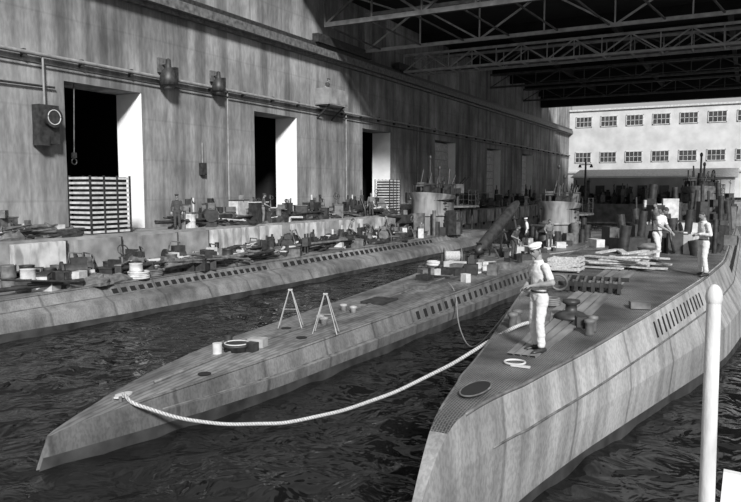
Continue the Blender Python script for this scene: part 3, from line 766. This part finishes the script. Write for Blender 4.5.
    for ex in(-1,1):
        out.ball(H((ex*.077,.008,-.002)),(.009,.02,.032),M_skin,HR,10,7)
    vs=[];fs=[];n1,n2=24,9
    for k_ in range(n2+1):
        for i in range(n1):
            a=2*math.pi*i/n1; front=max(0,-math.sin(a)); back=max(0,math.sin(a))
            low=math.radians(88-28*front+32*back)
            t=low*k_/n2+.01
            vs.append(H((.083*math.sin(t)*math.cos(a),.004+.103*math.sin(t)*math.sin(a),.126*math.cos(t))))
    for k_ in range(n2):
        for i in range(n1):
            j=(i+1)%n1; fs.append((k_*n1+i,(k_+1)*n1+i,(k_+1)*n1+j,k_*n1+j))
    out.add(vs,fs,M_hair,True)
    if cap:
        HX=HR@Vector((1,0,0)); HY=HR@Vector((0,1,0)); cm_=M_cap if cap!='dark' else M_over
        out.rings([(H((0,.002,.052)),HX*.086,HY*.106),(H((0,.004,.082)),HX*.087,HY*.107)],cm_,24)
        out.rings([(H((0,.004,.080)),HX*.087,HY*.107),(H((0,.006,.098)),HX*.104,HY*.122),(H((0,.010,.112)),HX*.100,HY*.118),(H((0,.012,.124)),HX*.065,HY*.08),(H((0,.012,.128)),HX*.01,HY*.01)],cm_,24)
        out.rings([(H((0,-.085,.060)),HX*.062,HY*.045),(H((0,-.10,.046)),HX*.060,HY*.045)],M_shoe,18)
    c0=U((0,.008,1.475)); out.rings([(c0-R@Vector((0,0,.02)),X*.085,Yv*.078),(c0+R@Vector((0,0,.02)),X*.068,Yv*.066),(c0+R@Vector((0,0,.0)),X*.06,Yv*.058)],shirt,18,True,False)
    ob=out.obj(name,parent,loc_,(0,0,yaw)); ob.scale=(scale,)*3
    return ob
person('sailor',(-3.02,11.5,RD(11.55)+.02),-.75,lean=.06,head=(.25,.25),cap=True,short=True,scale=1.03,vox=.014,
  arms={'R':((-.30,.04,1.14),(-.12,-.20,1.04),(.2,0,-1)),'L':((.30,.04,1.14),(.10,-.21,1.09),(-.2,0,-1))},
  legs={'R':((-.12,-.03,.50),(-.13,.03,.10),0),'L':((.11,-.05,.50),(.12,-.02,.10),0)})
person('sailor',(-2.55,23.9,RD(23.9)+.02),1.2,lean=.28,head=(0,.3),cap=None,short=True,
  arms={'R':((-.26,-.2,1.14),(-.2,-.42,1.02),(0,0,-1)),'L':((.27,-.16,1.12),(.22,-.36,.94),(0,0,-1))},
  legs={'R':((-.12,-.12,.50),(-.13,-.08,.10),0),'L':((.12,.02,.50),(.12,.14,.10),0)},scale=1.02)
person('sailor',(-1.05,21.0,RD(20.9)+.005),-1.0,lean=.05,head=(.1,.2),cap=None,short=False,
  arms={'R':((-.29,.02,1.12),(-.10,-.20,1.10),(.3,.3,-1)),'L':((.29,.02,1.12),(.06,-.21,1.13),(-.3,.3,-1))},
  legs={'R':((-.12,-.02,.50),(-.14,.03,.10),0),'L':((.12,-.04,.50),(.15,.0,.10),0)},scale=1.0)
bg=[((-25.35,26.4,QZ),.6,M_over,M_over,0,'dark'),((-21.2,36.5,atL(33.5)[0]),2,M_over2,M_over,.3,None),((-21.4,42,atL(39)[0]),-1,M_over2,M_over2,.1,'dark'),
    ((-10.4,41.5,zM(33.8)),.4,M_over2,M_over,.2,None),((-12.0,42.5,zM(34.8)),-1.4,M_shirt,M_over,.1,True),((WX+.65,43.9,10.96),1.5,M_over,M_over,.2,'dark'),
    ((-25.35,47,QZ),.3,M_over2,M_over,0,None),((-10.6,35.2,zM(28)),1.2,M_over,M_over,.35,None),((-3.6,33.5,RD(33.5)),-.5,M_over2,M_over2,.2,None),((-25.35,33.5,QZ),2.4,M_over,M_over2,.1,'dark'),
    ((-22.1,51.3,atL(48)[0]+1.95),.5,M_over,M_over,.1,'dark')]
for i,(lc,yw,s1_,s2_,ln,cp) in enumerate(bg):
    person('dock_worker',(lc[0],lc[1],lc[2]+.02),yw,lean=ln,shirt=s1_,trou=s2_,cap=cp,short=(i%2==1),vox=.025,
      arms={'R':((-.28,-.05,1.13),(-.24,-.27-ln*.4,1.02),(0,0,-1))} if i%2 else None)

# ------------------------------------------------------------------ light
w=bpy.data.worlds.new('overcast_sky'); bpy.context.scene.world=w; w.use_nodes=True
bgN=w.node_tree.nodes['Background']; bgN.inputs[0].default_value=g(.8); bgN.inputs[1].default_value=.58
su=bpy.data.lights.new('sun','SUN'); su.energy=5.6; su.angle=math.radians(8); so=bpy.data.objects.new('sun',su); C.objects.link(so)
so.rotation_euler=Vector((.56,-.66,.52)).to_track_quat('Z','Y').to_euler()

cam=bpy.data.cameras.new('camera'); co=bpy.data.objects.new('camera',cam); C.objects.link(co)
cam.lens=34.0; cam.sensor_width=36; cam.clip_end=500; cam.clip_start=.05
co.location=(0,0,4.7); co.rotation_euler=(math.radians(90-5.0),0,math.radians(28.4))
bpy.context.scene.camera=co
